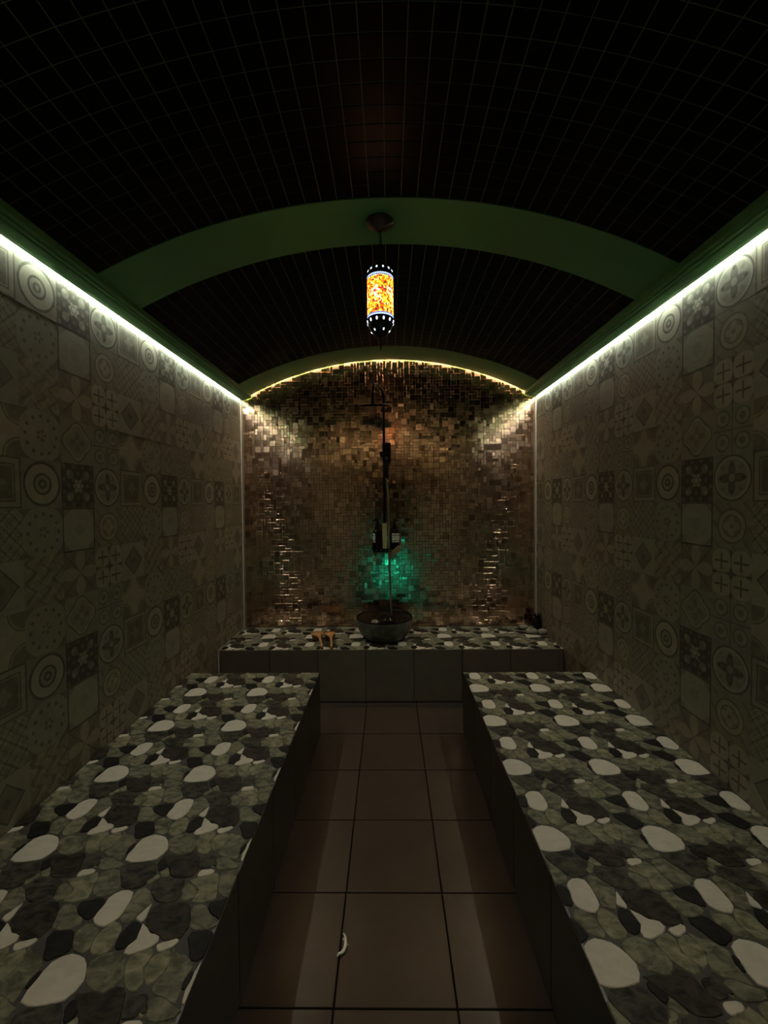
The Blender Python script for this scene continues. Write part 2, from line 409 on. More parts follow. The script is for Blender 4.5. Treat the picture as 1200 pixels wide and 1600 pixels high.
# ============================================================ ROOM SHELL
m = MB(); m.box((XL-0.15, YF-0.15, -0.12), (XR+0.15, YB+0.15, -0.009)); floor = structure('floor', m, M['grout_dark'])
m = MB(); m.box((XL-0.15, YF-0.15, -0.009), (XL-0.003, YB+0.15, 2.75)); wall_left = structure('wall_left', m, M['grout_wall'])
m = MB(); m.box((XR+0.003, YF-0.15, -0.009), (XR+0.15, YB+0.15, 2.75)); wall_right = structure('wall_right', m, M['grout_wall'])
m = MB(); m.box((XL-0.008, YB+0.003, -0.009), (XR+0.008, YB+0.15, 2.75)); wall_back = structure('wall_back', m, M['grout_copper'])
m = MB(); m.box((XL-0.008, YF-0.15, -0.009), (XR+0.008, YF, 2.75)); wall_front = structure('wall_front', m, M['plaster'])

def arc_slab(x0, x1, y0, y1, dr0, dr1, n=64):
    mb = MB(); v = []; f = []
    for i in range(n + 1):
        x = x0 + (x1 - x0)*i/n
        for y in (y0, y1):
            v.append((x, y, arcz(x, dr0))); v.append((x, y, arcz(x, dr1)))
    for i in range(n):
        a = i*4; b = a + 4
        f += [(a, a+2, b+2, b), (a+1, b+1, b+3, a+3), (a, b, b+1, a+1), (a+2, a+3, b+3, b+2)]
    f += [(0, 1, 3, 2), (n*4, n*4+2, n*4+3, n*4+1)]
    mb.add(v, f); return mb
ceiling = structure('ceiling', arc_slab(XL+0.090, XR-0.090, YF+0.014, 1.73, 0.005, 0.09), M['grout_ceiling'])
ceiling2 = None

# ---- ceiling mosaic: two bays of square black tiles
PITCH = 0.061
tm = plate(PITCH-0.0032, PITCH-0.0036, 0.0025, 0.0006, M['black_tile'])
def ceiling_bay(parent, y0, y1, keep):
    items = []
    rows = round((y1 - y0)/PITCH); py_ = (y1 - y0)/rows
    a0, a1 = math.asin((XL + .0955)/ARC_R), math.asin((XR - .0955)/ARC_R); NC = 38
    for j in range(rows):
        y = y0 + (j + .5)*py_
        for k in range(NC):
            a = a0 + (a1 - a0)*(k + .5)/NC
            x = (ARC_R + .0048)*math.sin(a); z = ZC + (ARC_R + .0048)*math.cos(a)
            vis = 0
            if y > 0.3:
                px = 608 + FPX*x/y; py = 785 - FPX*(z - 1.4)/y
                vis = (1 if (-20 < px < 1220 and py > -20) else 0)/(y*y)
            items.append((vis, x, y, z, a))
    items.sort(key=lambda q: -q[0])
    for q in items[:keep]:
        _, x, y, z, a = q
        o = link('mosaic_tile', tm, parent)
        o.matrix_world = Matrix.Translation((x, y, z)) @ Matrix.Rotation(a, 4, 'Y') @ Matrix.Rotation(PI + random.gauss(0, .007), 4, 'X') @ Matrix.Rotation(random.gauss(0, .007), 4, 'Y')
    mb = MB(); src = [v.co.copy() for v in tm.vertices]; fc = [tuple(p.vertices) for p in tm.polygons]
    for _, x, y, z, a in items[keep:]:
        T = Matrix.Translation((x, y, z)) @ Matrix.Rotation(a, 4, 'Y') @ Matrix.Rotation(PI + random.gauss(0, .007), 4, 'X')
        n0 = len(mb.v); mb.v += [T @ q for q in src]; mb.f += [tuple(i + n0 for i in p) for p in fc]
    if mb.v:
        me = me_from(mb.v, mb.f, [M['black_tile']], name='mosaic_field'); link('mosaic_field', me, parent, kind='stuff')
ceiling_bay(ceiling, -0.30, 1.59, 300)
# the far bay is a second, separate panel of the vault
ceiling2 = structure('ceiling', arc_slab(XL+0.090, XR-0.090, 1.73, YB-0.014, 0.005, 0.09), M['grout_ceiling'])
ceiling_bay(ceiling2, 1.87, 3.07, 300)

# ---- cornices, ribs
def cornice(side, name, y0, y1):
    X0 = XL if side < 0 else XR; s = 1 if side < 0 else -1
    prof = [(.014,2.245),(.016,2.242),(.030,2.2445),(.062,2.2545),(.066,2.2605),(.070,2.2570),(.078,2.2595),(.080,2.2660),(.084,2.2640),(.095,2.2700),(.095,2.375),(.014,2.375)]
    v = []; n = len(prof)
    for y in (y0, y1):
        for d, z in prof: v.append((X0 + s*d, y, z - (0.0 if side < 0 else 0)))
    f = [(i, (i+1) % n, n + (i+1) % n, n + i) for i in range(n)] + [tuple(range(n)), tuple(range(n, 2*n))]
    mb = MB(); mb.add(v, f); return structure(name, mb, M['green'])
cornice(-1, 'trim_1', YF+0.002, YB-0.014); cornice(1, 'trim_2', YF+0.002, YB-0.014)
def rib(name, y0, y1): return structure(name, arc_slab(XL+0.096, XR-0.096, y0, y1, 0.0, 0.06), M['green'], smooth=True)
rib('trim_3', 1.59, 1.87); rib('trim_4', 3.07, YB-0.014); rib('trim_5', YF+0.014, -0.30)
# pale vertical corner trims beside the copper wall
for i, (x0, x1) in enumerate(((XL+0.0005, XL+0.006), (XR-0.006, XR-0.0005))):
    m = MB(); m.bbox((x0, YB-0.012, BT+0.002), (x1, YB-0.003, 2.236), 0.001); structure('trim_%d' % (6 + i), m, M['corner'])

# ---- LED strips in the gap behind the cornice lips
def led_line(x0, x1, y0, y1, z, mat, label):
    m = MB(); m.box((x0, y0, z), (x1, y1, z+0.003)); o = m.build('led_strip', mat)
    return tag(o, label, 'light strip', 'light strips along the tops of the walls')
led_line(XL+0.002, XL+0.009, 1.25, YB-0.02, 2.2535, M['led'], 'warm white light strip under the cornice along the left wall')
led_line(XR-0.009, XR-0.002, 1.25, YB-0.02, 2.2535, M['led'], 'warm white light strip under the cornice along the right wall')
def led_arc(y0, y1, mat, label, dz):
    mb = arc_slab(XL+0.03, XR-0.03, y0, y1, dz, dz+0.003, 60); o = mb.build('led_strip', mat); return tag(o, label, 'light strip', 'light strips along the tops of the walls')
led_arc(YB-0.009, YB-0.004, M['led_back'], 'amber arched light strip along the top of the copper mosaic wall', 0.0085)
led_arc(YF+0.003, YF+0.010, M['led_rear'], 'arched light strip over the entrance wall behind the viewer', 0.007)

# ---- entrance wall door (behind the camera)
m = MB(); m.bbox((-0.42, YF+0.001, -0.004), (0.42, YF+0.03, 2.0), 0.004); d = structure('door_1', m, M['door'])
m = MB(); m.tube([(0.33, YF+0.03, 1.0), (0.33, YF+0.07, 1.0), (0.22, YF+0.07, 1.0)], 0.008); m.build('door_handle', M['chrome'], d, smooth=True)

# ---- printed wall tiles
CW, CH, TW, TH = 1/6, 0.17, 2/3, 0.34
WM = {}
PMF = [q for row in PM for q in row]
def wall_tile_mesh(s0, s1, z0, z1, phase):
    """front printed, s to the viewer's right, z up, relative to (s0, z0); depth axis +n 8 mm"""
    c0 = (s0 - phase)/CW; key = (round(s1-s0, 4), round(z1-z0, 4), round(c0 % 4, 3), round((2.24 - z0)/CH % 4, 3))
    if key in WM: return WM[key]
    ss = [s0] + [phase + k*CW for k in range(-60, 60) if s0 + 1e-4 < phase + k*CW < s1 - 1e-4] + [s1]
    zs = [z0] + [2.24 - k*CH for k in range(14, -3, -1) if z0 + 1e-4 < 2.24 - k*CH < z1 - 1e-4] + [z1]
    v = []; f = []; mi = []; uv = []; used = []
    for i in range(len(ss) - 1):
        for j in range(len(zs) - 1):
            a, b, c, d = ss[i], ss[i+1], zs[j], zs[j+1]
            col = math.floor(((a + b)/2 - phase)/CW); row = math.floor((2.24 - (c + d)/2)/CH)
            mt = PMF[(row % 4)*4 + col % 4]
            if mt not in used: used.append(mt)
            e = 0.0003
            A = a + (e if i == 0 else 0); B = b - (e if i == len(ss)-2 else 0); Cc = c + (e if j == 0 else 0); D = d - (e if j == len(zs)-2 else 0)
            n = len(v); v += [(A-s0, 0.003, Cc-z0), (B-s0, 0.003, Cc-z0), (B-s0, 0.003, D-z0), (A-s0, 0.003, D-z0)]
            f.append((n, n+1, n+2, n+3)); mi.append(used.index(mt))
            U = lambda q: (q - phase)/CW - col
            V = lambda q: (q - (2.24 - (row+1)*CH))/CH
            uv.append([(U(A), V(Cc)), (U(B), V(Cc)), (U(B), V(D)), (U(A), V(D))])
    W_, H_ = s1-s0, z1-z0; n = len(v); e = 0.0003
    v += [(0,0,0),(W_,0,0),(W_,0,H_),(0,0,H_),(0,.0027,0),(W_,.0027,0),(W_,.0027,H_),(0,.0027,H_),(e,.003,e),(W_-e,.003,e),(W_-e,.003,H_-e),(e,.003,H_-e)]
    for k in range(4):
        l = (k+1) % 4
        f += [(n+k, n+l, n+4+l, n+4+k), (n+4+k, n+4+l, n+8+l, n+8+k)]; mi += [0, 0]; uv += [[(.5, .02)]*4]*2
    WM[key] = me_from(v, f, used, mi, uv, name='wall_tile'); return WM[key]
def clad(parent, side):
    # s runs to the viewer's right: +Y on the left wall, -Y on the right wall
    if side < 0: s_lo, s_hi, phase = YF, YB, 1.507
    else: s_lo, s_hi, phase = -YB, -YF, -2.373
    cols = spans(s_lo, s_hi, phase, TW, 0.0008); rows = spans(-0.005, 2.30, 2.07 - 7*TH, TH, 0.0008)
    for s0, s1 in cols:
        for z0, z1 in rows:
            me = wall_tile_mesh(s0, s1, z0, z1, phase)
            o = link('wall_tile', me, parent)
            t = (random.gauss(0, .0006), random.gauss(0, .0006))
            if side < 0: Mx = Matrix(((0, 1, 0, XL-0.003), (1, 0, 0, s0), (0, 0, 1, z0), (0, 0, 0, 1)))
            else: Mx = Matrix(((0, -1, 0, XR+0.003), (-1, 0, 0, -s0), (0, 0, 1, z0), (0, 0, 0, 1)))
            o.matrix_world = Mx @ Matrix.Rotation(t[0], 4, 'Z')
clad(wall_left, -1); clad(wall_right, 1)

# ---- floor tiles
for x0, x1 in spans(XL+0.001, XR-0.001, -0.166, 0.343, 0.005):
    for y0, y1 in spans(YF+0.032, SY-0.002, 2.785, P, 0.005):
        if y1 < BY1 and (x1 < BXL or x0 > BXR): continue
        o = link('floor_tile', plate(x1-x0, y1-y0, 0.009, 0.001, M['floor_tile']), floor, ((x0+x1)/2, (y0+y1)/2, -0.009 + random.uniform(0, .0004)))

# ============================================================ PEBBLE-TILED BENCHES AND LEDGE
SHAPES = []
for c, cx, cy, rr in STONES:
    pts = []
    n = len(rr)
    for k, r in enumerate(rr):
        rs = (rr[k-1] + 4*r + rr[(k+1) % n])/6 if r < 1.6*min(rr[k-1], rr[(k+1) % n]) else r
        q = max(2.5, rs - 0.75)/1000; a = 2*PI*k/n
        pts.append((cx/1000 + q*math.cos(a), cy/1000 + q*math.sin(a)))
    SHAPES.append((c, pts))
def stone_mesh_data(pts, t=0.0018, e=0.0018):
    n = len(pts); cx = sum(p[0] for p in pts)/n; cy = sum(p[1] for p in pts)/n
    v = []
    for x, y in pts: v.append((x, y, 0))
    for x, y in pts:
        d = math.hypot(x-cx, y-cy) or 1; k = max(0, d - e)/d; v.append((cx + (x-cx)*k, cy + (y-cy)*k, t))
    f = [(i, (i+1) % n, n + (i+1) % n, n + i) for i in range(n)] + [tuple(range(n, 2*n))]
    return v, f
SM = {}
def pebbles(parent, x0, x1, y0, y1, ox, oy, keep, z):
    items = []
    for i in range(math.floor((x0 - ox)/P) - 1, math.ceil((x1 - ox)/P) + 1):
        for j in range(math.floor((y0 - oy)/P) - 1, math.ceil((y1 - oy)/P) + 1):
            for k, (c, pts) in enumerate(SHAPES):
                X0, Y0 = ox + i*P, oy + j*P
                q = [(a + X0, b + Y0) for a, b in pts]
                xs = [a for a, _ in q]; ys = [b for _, b in q]
                if max(xs) < x0 or min(xs) > x1 or max(ys) < y0 or min(ys) > y1: continue
                cut = min(xs) < x0 or max(xs) > x1 or min(ys) < y0 or max(ys) > y1
                if cut:
                    q = clip(q, x0, x1, y0, y1)
                    if len(q) < 3 or area(q) < 6e-5: continue
                cx = sum(a for a, _ in q)/len(q); cy = sum(b for _, b in q)/len(q)
                vis = 0
                if cy > 0.6 and abs(cx/cy*FPX) < 640 and FPX*(1.4 - z)/cy < 840: vis = area(q)/cy**3
                items.append((vis, i, j, k, cut, q))
    items.sort(key=lambda a: -a[0])
    rest = {}
    for n, (vis, i, j, k, cut, q) in enumerate(items):
        c = SHAPES[k][0]
        if n < keep:
            if not cut:
                if k not in SM: SM[k] = me_from(*stone_mesh_data(SHAPES[k][1]), [M['st'+c]], name='stone')
                link('stone', SM[k], parent, (ox + i*P, oy + j*P, z))
            else:
                link('stone', me_from(*stone_mesh_data([(a, b) for a, b in q]), [M['st'+c]], name='stone'), parent, (0, 0, z))
        else:
            v, f = stone_mesh_data(q); V, F, Mi = rest.setdefault('a', ([], [], []))
            b = len(V); V += v; F += [tuple(t + b for t in g) for g in f]; Mi += ['WGODKB'.index(c)]*len(f)
    if rest:
        V, F, Mi = rest['a']
        link('stone_field', me_from(V, F, [M['st'+c] for c in 'WGODKB'], Mi, name='stone_field'), parent, (0, 0, z), kind='stuff')
def riser(parent, axis, face, a, b, phase, z1, sgn, mat='bench_riser'):
    """upright tiles on a plinth face; axis 'x': face looks -y; axis 'y': face looks +/-x"""
    for s, e in spans(a, b, phase, P, 0.004):
        me = plate(e - s, z1 - 0.004, 0.008, 0.001, M[mat]); o = link('riser_tile', me, parent)
        cz = (z1 + 0.004)/2 + .001
        if axis == 'x': o.matrix_world = Matrix.Translation(((s+e)/2, face + 0.008, cz)) @ Matrix.Rotation(PI/2, 4, 'X')
        else: o.matrix_world = Matrix.Translation((face - sgn*0.008, (s+e)/2, cz)) @ Matrix.Rotation(sgn*PI/2, 4, 'Y') @ Matrix.Rotation(PI/2, 4, 'Z')
ZS = BT - 0.0018
# left bench
lb = thing('tiled_bench', 'long pebble-tiled bench built along the left wall', 'bench', group='pebble-tiled benches')
m = MB(); m.box((XL+0.001, YF+0.032, 0.001), (BXL-0.008, BY1-0.008, ZS)); m.build('bench_core', M['grout_pebble'], lb)
pebbles(lb, XL+0.003, BXL-0.002, YF+0.034, BY1-0.002, -1.012, 1.010, 300, ZS)
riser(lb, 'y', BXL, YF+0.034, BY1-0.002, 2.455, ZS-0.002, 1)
rb = thing('tiled_bench', 'long pebble-tiled bench built along the right wall', 'bench', group='pebble-tiled benches')
m = MB(); m.box((BXR+0.008, YF+0.032, 0.001), (XR-0.001, BY1-0.008, ZS)); m.build('bench_core', M['grout_pebble'], rb)
pebbles(rb, BXR+0.002, XR-0.003, YF+0.034, BY1-0.002, 0.535, 1.048, 300, ZS)
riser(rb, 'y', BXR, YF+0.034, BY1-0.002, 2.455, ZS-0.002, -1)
for par, x0, x1 in ((lb, XL+0.003, BXL-0.002), (rb, BXR+0.002, XR-0.003)):
    for s, e in spans(x0, x1, -0.51, P, 0.004):
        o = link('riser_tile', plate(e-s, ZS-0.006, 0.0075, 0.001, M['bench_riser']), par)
        o.matrix_world = Matrix.Translation(((s+e)/2, BY1-0.008, ZS/2)) @ Matrix.Rotation(-PI/2, 4, 'X')
# ledge at the far end
lg = thing('tiled_ledge', 'raised pebble-tiled ledge across the far end below the copper wall', 'ledge', (0, 0, 0))
m = MB(); m.box((XL+0.001, SY+0.008, 0.001), (XR-0.001, YB-0.004, ZS)); m.build('ledge_core', M['grout_step'], lg)
pebbles(lg, XL+0.003, XR-0.003, SY+0.002, YB-0.012, 0.41-0.285, 3.13-0.182-P, 300, ZS)
riser(lg, 'x', SY, XL+0.012, XR-0.002, -0.51, ZS-0.002, 1, 'riser_tile')
m = MB(); m.box((XL+0.002, SY+0.0005, 0.004), (XL+0.010, SY+0.008, ZS)); m.build('edge_strip', M['corner'], lg)

# ============================================================ COPPER MOSAIC
G = 0.0241
def mosaic():
    nx = int((XR - XL - 0.014)/G); nz = int((2.60 - BT)/G); occ = [[False]*nz for _ in range(nx)]
    xo = (XL + XR)/2 - nx*G/2; zo = BT + 0.003
    pcs = []
    rnd = random.Random(11)
    order = [(i, j) for j in range(nz) for i in range(nx)]
    for i, j in order:
        if occ[i][j]: continue
        ch = rnd.random(); w_, h_ = (2, 2) if ch < .36 else ((2, 1) if ch < .56 else ((1, 2) if ch < .74 else (1, 1)))
        def free(w_, h_): return i + w_ <= nx and j + h_ <= nz and not any(occ[i+a][j+b] for a in range(w_) for b in range(h_))
        if not free(w_, h_): w_, h_ = (2, 1) if free(2, 1) and rnd.random() < .5 else ((1, 2) if free(1, 2) and rnd.random() < .5 else (1, 1))
        for a in range(w_):
            for b in range(h_): occ[i+a][j+b] = True
        x0, z0 = xo + i*G, zo + j*G; xc, zc = x0 + w_*G/2, z0 + h_*G/2
        top = arcz(min(abs(xc), 1.2)) + 0.02
        if zc + h_*G/2 > top + 0.0: continue
        pcs.append((w_*h_, xc, zc, w_*G - 0.0012, h_*G - 0.0012, min(1, max(0, .5 + rnd.gauss(0, .13))), rnd.random(), *((rnd.gauss(0, .008), rnd.gauss(0, .017)) if rnd.random() < .88 else (rnd.gauss(0, .028), rnd.gauss(0, .04))), rnd.uniform(0, .0022)))
    def geo(p):
        _, xc, zc, w_, h_, c, r, tx, tz, dp = p
        yb = YB + 0.003; d = 0.0035 + dp; e = 0.0009; V = []
        for k, (sx, sz) in enumerate(((-1,-1),(1,-1),(1,1),(-1,1))): V.append((xc + sx*w_/2, yb, zc + sz*h_/2))
        for g, ee, dd in ((1, 0, d - e), (2, e, d)):
            for sx, sz in ((-1,-1),(1,-1),(1,1),(-1,1)):
                x, z = sx*(w_/2 - ee), sz*(h_/2 - ee); V.append((xc + x, yb - dd - x*tx - z*tz, zc + z))
        F = []
        for a, b in ((0, 4), (4, 8)):
            for k in range(4):
                l = (k + 1) % 4; F.append((a+k, a+l, b+l, b+k))
        F.append((8, 9, 10, 11)); return V, F
    def mk(ps, name, kind=None):
        V = []; F = []; T = []
        for p in ps:
            v, f = geo(p); b = len(V); V += v; F += [tuple(t + b for t in g) for g in f]; T += [p[5], p[6], 0, 1]*len(v)
        me = me_from(V, F, [M['copper']], name=name)
        at_ = me.attributes.new('tint', 'FLOAT_COLOR', 'POINT'); at_.data.foreach_set('color', T)
        return link(name, me, wall_back, kind=kind)
    big = sorted(pcs, key=lambda p: (-p[0], abs(p[1]) + abs(p[2] - 1.75)*.6))
    for p in big[:300]: mk([p], 'mosaic_tile')
    mk(big[300:], 'mosaic_field', 'stuff')
mosaic()

# ============================================================ HANGING LANTERN
LX, LY = -0.029, 1.725
lt = thing('hanging_lantern', 'lit mosaic glass lantern hanging from the green arch', 'lantern', (LX, LY, 0))
zt = arcz(LX)
def L(prof, name, mat, par=lt, n=40, smooth=True):
    m = MB(); m.lathe(prof, n); return m.build(name, mat, par, smooth=smooth)
L([(0, zt+.003), (.057, zt+.001), (.0575, zt-.006), (.050, zt-.013), (.030, zt-.024), (.012, zt-.030), (.009, zt-.038), (0, zt-.040)], 'ceiling_canopy', M['bronze'])
# chain of oval links
m = MB(); z = zt - 0.034; k = 0
z_top = 2.412
while z > z_top + 0.008:
    pts = []
    for q in range(13):
        a = 2*PI*q/12; u, v = 0.0042*math.cos(a), 0.0085*math.sin(a)
        pts.append((u if k % 2 else 0, 0 if k % 2 else u, z - 0.0085 + v))
    m.tube(pts, 0.0011, 6, cap=False); z -= 0.0135; k += 1
m.build('chain', M['bronze'], lt, smooth=True)
m = MB(); m.tube([(0.003, 0, zt-.03), (0.007, .002, 2.46), (0.002, 0, z_top)], 0.0016, 8); m.build('cable', M['black_metal'], lt, smooth=True)
R_ = 0.0545
ZG0, ZG1 = 2.163, 2.330                                  # glass cylinder
L([(0, z_top+.006), (.004, z_top+.004), (.006, z_top-.004), (.013, z_top-.010), (.030, 2.386), (.045, 2.366), (.0545, 2.345), (.0565, 2.334), (.055, 2.331), (0.02, 2.331)], 'top_cap', M['cap_metal'])
L([(0.02, 2.162), (.055, 2.162), (.0565, 2.158), (.055, 2.146), (.047, 2.124), (.033, 2.104), (.018, 2.090), (.009, 2.084), (.0055, 2.078), (.005, 2.066), (.008, 2.060), (.008, 2.056), (.004, 2.050), (.002, 2.038), (0, 2.030)], 'bottom_cap', M['cap_metal'])
def glass_mat():
    m, nt, b = newmat('lit_mosaic_glass'); N = nt.nodes.new; Lk = nt.links.new
    tc = N('ShaderNodeTexCoord'); s = N('ShaderNodeSeparateXYZ'); Lk(tc.outputs['Object'], s.inputs[0])
    X.nt = nt; x, y, z = X(s.outputs[0]), X(s.outputs[1]), X(s.outputs[2])
    th = X.op('ARCTAN2', x, y*-1.0)                       # 0 faces the viewer
    u = th*R_; v = z - (ZG0 + ZG1)/2
    cb = N('ShaderNodeCombineXYZ'); Lk(u.v, cb.inputs[0]); Lk(v.v, cb.inputs[1])
    vo = N('ShaderNodeTexVoronoi'); vo.voronoi_dimensions = '2D'; vo.inputs['Scale'].default_value = 150; Lk(cb.outputs[0], vo.inputs['Vector'])
    ed = N('ShaderNodeTexVoronoi'); ed.voronoi_dimensions = '2D'; ed.feature = 'DISTANCE_TO_EDGE'; ed.inputs['Scale'].default_value = 150; Lk(cb.outputs[0], ed.inputs['Vector'])
    sc = N('ShaderNodeSeparateColor'); Lk(vo.outputs['Color'], sc.inputs[0])
    rp = N('ShaderNodeValToRGB'); rp.color_ramp.interpolation = 'CONSTANT'; e = rp.color_ramp.elements
    cols = [(0, (.75, .27, .006)), (.26, (.9, .42, .02)), (.44, (1.0, .075, .003)), (.62, (.24, .012, .005)), (.76, (.8, .52, .12)), (.86, (.07, .006, .007))]
    e[0].color = (*cols[0][1], 1); e[1].position = cols[1][0]; e[1].color = (*cols[1][1], 1)
    for p_, c_ in cols[2:]: q = e.new(p_); q.color = (*c_, 1)
    Lk(sc.outputs[0], rp.inputs[0])
    col = rp.outputs[0]
    def mixc(fac, a, rgb):
        n = N('ShaderNodeMix'); n.data_type = 'RGBA'; Lk(fac.v, n.inputs[0]); Lk(a, n.inputs[6]); n.inputs[7].default_value = (*rgb, 1); return n.outputs[2]
    # flower motifs: pale petals round a crimson star, repeated round the cylinder
    per = 2*PI/5
    def star(u0, v0, r0, k, ph):
        dx = X.op('WRAP', th - u0, per/2, -per/2)*R_; dy = v - v0; r = hyp(dx, dy); t = X.op('ARCTAN2', dy, dx)
        return (r - 0.35*r0*cos(t*k + ph)) , r0
    d, r0 = star(-0.42, 0.012, 0.020, 5, .4); col = mixc((d < 0.018)*(sc_ := X(sc.outputs[1]) > .35), col, (.8, .60, .42))
    d, r0 = star(-0.42, 0.012, 0.0085, 5, .4); col = mixc(d < 0.0065, col, (.22, .004, .03))
    d, r0 = star(0.18, 0.022, 0.0085, 3, 2.0); col = mixc(d < 0.0065, col, (.20, .005, .02))
    d, r0 = star(-0.1, -0.02, 0.018, 5, 1.4); col = mixc((d < 0.014)*(X(sc.outputs[1]) > .4), col, (.8, .55, .22))
    line = (X(ed.outputs['Distance']) < 0.075)
    col = mixc(line, col, (.07, .022, .004))
    # blue and white bead rows at both rims
    av = abs(v); rim = av > 0.0735; bead = (cos(th*40) > -.2)
    col = mixc(rim, col, (.01, .01, .035)); col = mixc(rim*bead*(av < .0785), col, (.07, .09, .22)); col = mixc(av > 0.0785, col, (.16, .22, .40))
    b.inputs['Base Color'].default_value = (.2, .1, .03, 1); b.inputs['Roughness'].default_value = 0.15
    Lk(col, b.inputs['Emission Color'])
    b.inputs['Emission Strength'].default_value = SHADE_GLOW
    return m
M['glass'] = glass_mat()
m = MB(); m.lathe([(R_-.004, ZG0), (R_, ZG0), (R_, ZG1), (R_-.004, ZG1)], 64); sh = m.build('glass_shade', M['glass'], lt, smooth=True)
for f in sh.data.polygons: f.use_smooth = abs(f.normal.z) < .5
M['bead'] = emis('lit_glass_bead', (.80, .88, 1.0), BEAD_GLOW)
def beads(n, r, z, size, tilt, ph=0):
    for k in range(n):
        a = 2*PI*(k + ph)/n; m = MB(); Rm = Matrix.Rotation(a, 3, 'Z') @ Matrix.Rotation(tilt, 3, 'Y')
        m.ball((r*math.sin(a), -r*math.cos(a), z), (size*.62, size*.4, size), 10, 6, Matrix.Rotation(a, 3, 'Z') @ Matrix.Rotation(tilt, 3, 'X')); m.build('glass_bead', M['bead'], lt, smooth=True)
beads(12, .0500, 2.3545, .0062, -.55, .5)
beads(12, .0545, 2.1465, .0068, .25, .5)
beads(6, .0375, 2.1095, .0052, .8, .35)

# ============================================================ SHOWER
sx = at(600, 700, 3.335).x
sh_ = thing('shower_column', 'black shower column with overhead rain head on the copper wall', 'shower', (0, 0, 0))
pz = lambda py, Y: at(600, py, Y).z
m = MB()
pts = [Vector((sx, 3.335, pz(857, 3.335))), Vector((sx, 3.335, pz(640, 3.335))), Vector((sx, 3.335, pz(626, 3.335)))]
pts += [at(599, 617, 3.32), at(597, 611, 3.28), at(593, 606.5, 3.22), at(589, 602.5, 3.12), at(586, 600.5, 3.04), at(583.5, 602, 3.00), at(582.5, 607, 2.985), at(582.3, 616, 2.98)]
m.tube(pts, .0105, 14); m.build('riser_pipe', M['black_metal'], sh_, smooth=True)
hc = at(585.5, 633, 2.98)
HT = Matrix.Rotation(math.radians(13.2), 4, 'X')
m = MB(); m.lathe([(0, -.007), (.116, -.007), (.119, -.003), (.119, .003), (.112, .008), (.03, .010), (0, .010)], 48)
hd = m.build('rain_head', M['black_metal'], sh_, smooth=True); hd.matrix_world = Matrix.Translation(hc) @ HT
m = MB()
for r in (.03, .055, .08, .103):
    n = int(r*260)
    for k in range(n):
        a = 2*PI*k/n; m.lathe([(.0025, -.0095), (.0025, -.007)], 6, o=(r*math.cos(a), r*math.sin(a), 0))
m.build('nozzle_field', M['bronze'], hd, kind='stuff')
m = MB(); e0 = at(582.3, 614, 2.98); m.tube([e0, e0 - Vector((0, 0, .03)), Vector((e0.x, hc.y, hc.z + .014))], [.014, .014, .012], 14); m.ball((e0.x, hc.y, hc.z + .022), .019, 14, 8); m.build('swivel_joint', M['black_metal'], sh_, smooth=True)
# wall brackets
m = MB()
for py in (640, 836): m.tube([(sx, 3.335, pz(py, 3.335)), (sx, YB - .003, pz(py, 3.335))], .009, 12); m.lathe([(.022, 0), (.022, .006), (.012, .010)], 20, Matrix.Rotation(PI/2, 3, 'X'), (sx, YB - .003, pz(py, 3.335)))
m.build('wall_bracket', M['black_metal'], sh_, smooth=True)
# hand shower in its slider
Y = 3.30
a = at(597.2, 692, Y); b = at(610.6, 722, Y)
m = MB(); m.bbox((a.x, Y-.012, b.z), (b.x, Y+.010, a.z), .005)
hs = m.build('hand_shower', M['black_metal'], sh_, smooth=True)
a = at(599.3, 720, Y); b = at(607.3, 747, Y)
m = MB(); xc = (a.x + b.x)/2; m.tube([(xc, Y, a.z), (xc, Y, a.z - .02), (xc, Y, b.z)], [.017, .0195, .0185], 16); m.build('handle', M['black_metal'], hs, smooth=True)
m = MB(); c_ = at(604, 716, Y-.014); m.lathe([(0, 0), (.011, 0), (.013, .003), (.012, .006)], 18, Matrix.Rotation(PI/2, 3, 'X'), c_ + Vector((0, .0, 0))); m.build('button', M['bronze'], hs, smooth=True)
m = MB(); s_ = at(594.5, 709, 3.33); m.bbox((sx-.034, 3.305, s_.z-.016), (sx+.018, 3.352, s_.z+.016), .004); m.build('slider', M['black_metal'], sh_, smooth=True)
# hose from the handle down into the basin
hp = [at(603.3, 746, Y), at(604.0, 752, Y), at(606.4, 775, 3.31), at(607.2, 815, 3.30), at(607.6, 850, 3.27), at(608.4, 880, 3.25), at(610.2, 930, 3.22), at(611.5, 962, 3.21)]
m = MB(); pp = []
for i in range(len(hp)-1):
    for t in range(8): pp.append(hp[i].lerp(hp[i+1], t/8))
pp.append(hp[-1]); m.tube(pp, [.0082 + (.0006 if i % 2 else 0) for i in range(len(pp))], 10); m.build('hose', M['chrome'], sh_, smooth=True)
# mixer bar with three knobs
zc_ = pz(859.5, 3.28); xa, xb = at(583.5, 859, 3.29).x, at(607, 859, 3.29).x
m = MB(); m.tube([(xa, 3.30, zc_), (xb, 3.30, zc_)], .021, 18); m.tube([(xa+.03, 3.30, zc_), (xa+.03, YB-.003, zc_)], .013, 12); m.tube([(xb-.03, 3.30, zc_), (xb-.03, YB-.003, zc_)], .013, 12)
mx_ = m.build('mixer_bar', M['black_metal'], sh_, smooth=True)
for px in (588, 596, 602.5):
    c_ = at(px, 859.5, 3.27); m = MB(); m.lathe([(0, .016), (.010, .016), (.0135, .012), (.0145, 0), (.012, -.010)], 18, Matrix.Rotation(PI/2, 3, 'X'), c_); m.build('knob', M['black_metal'], mx_, smooth=True)
    m = MB(); m.lathe([(0, .0175), (.004, .017), (.005, .0155)], 12, Matrix.Rotation(PI/2, 3, 'X'), c_); m.build('knob_cap', M['chrome'], mx_, smooth=True)
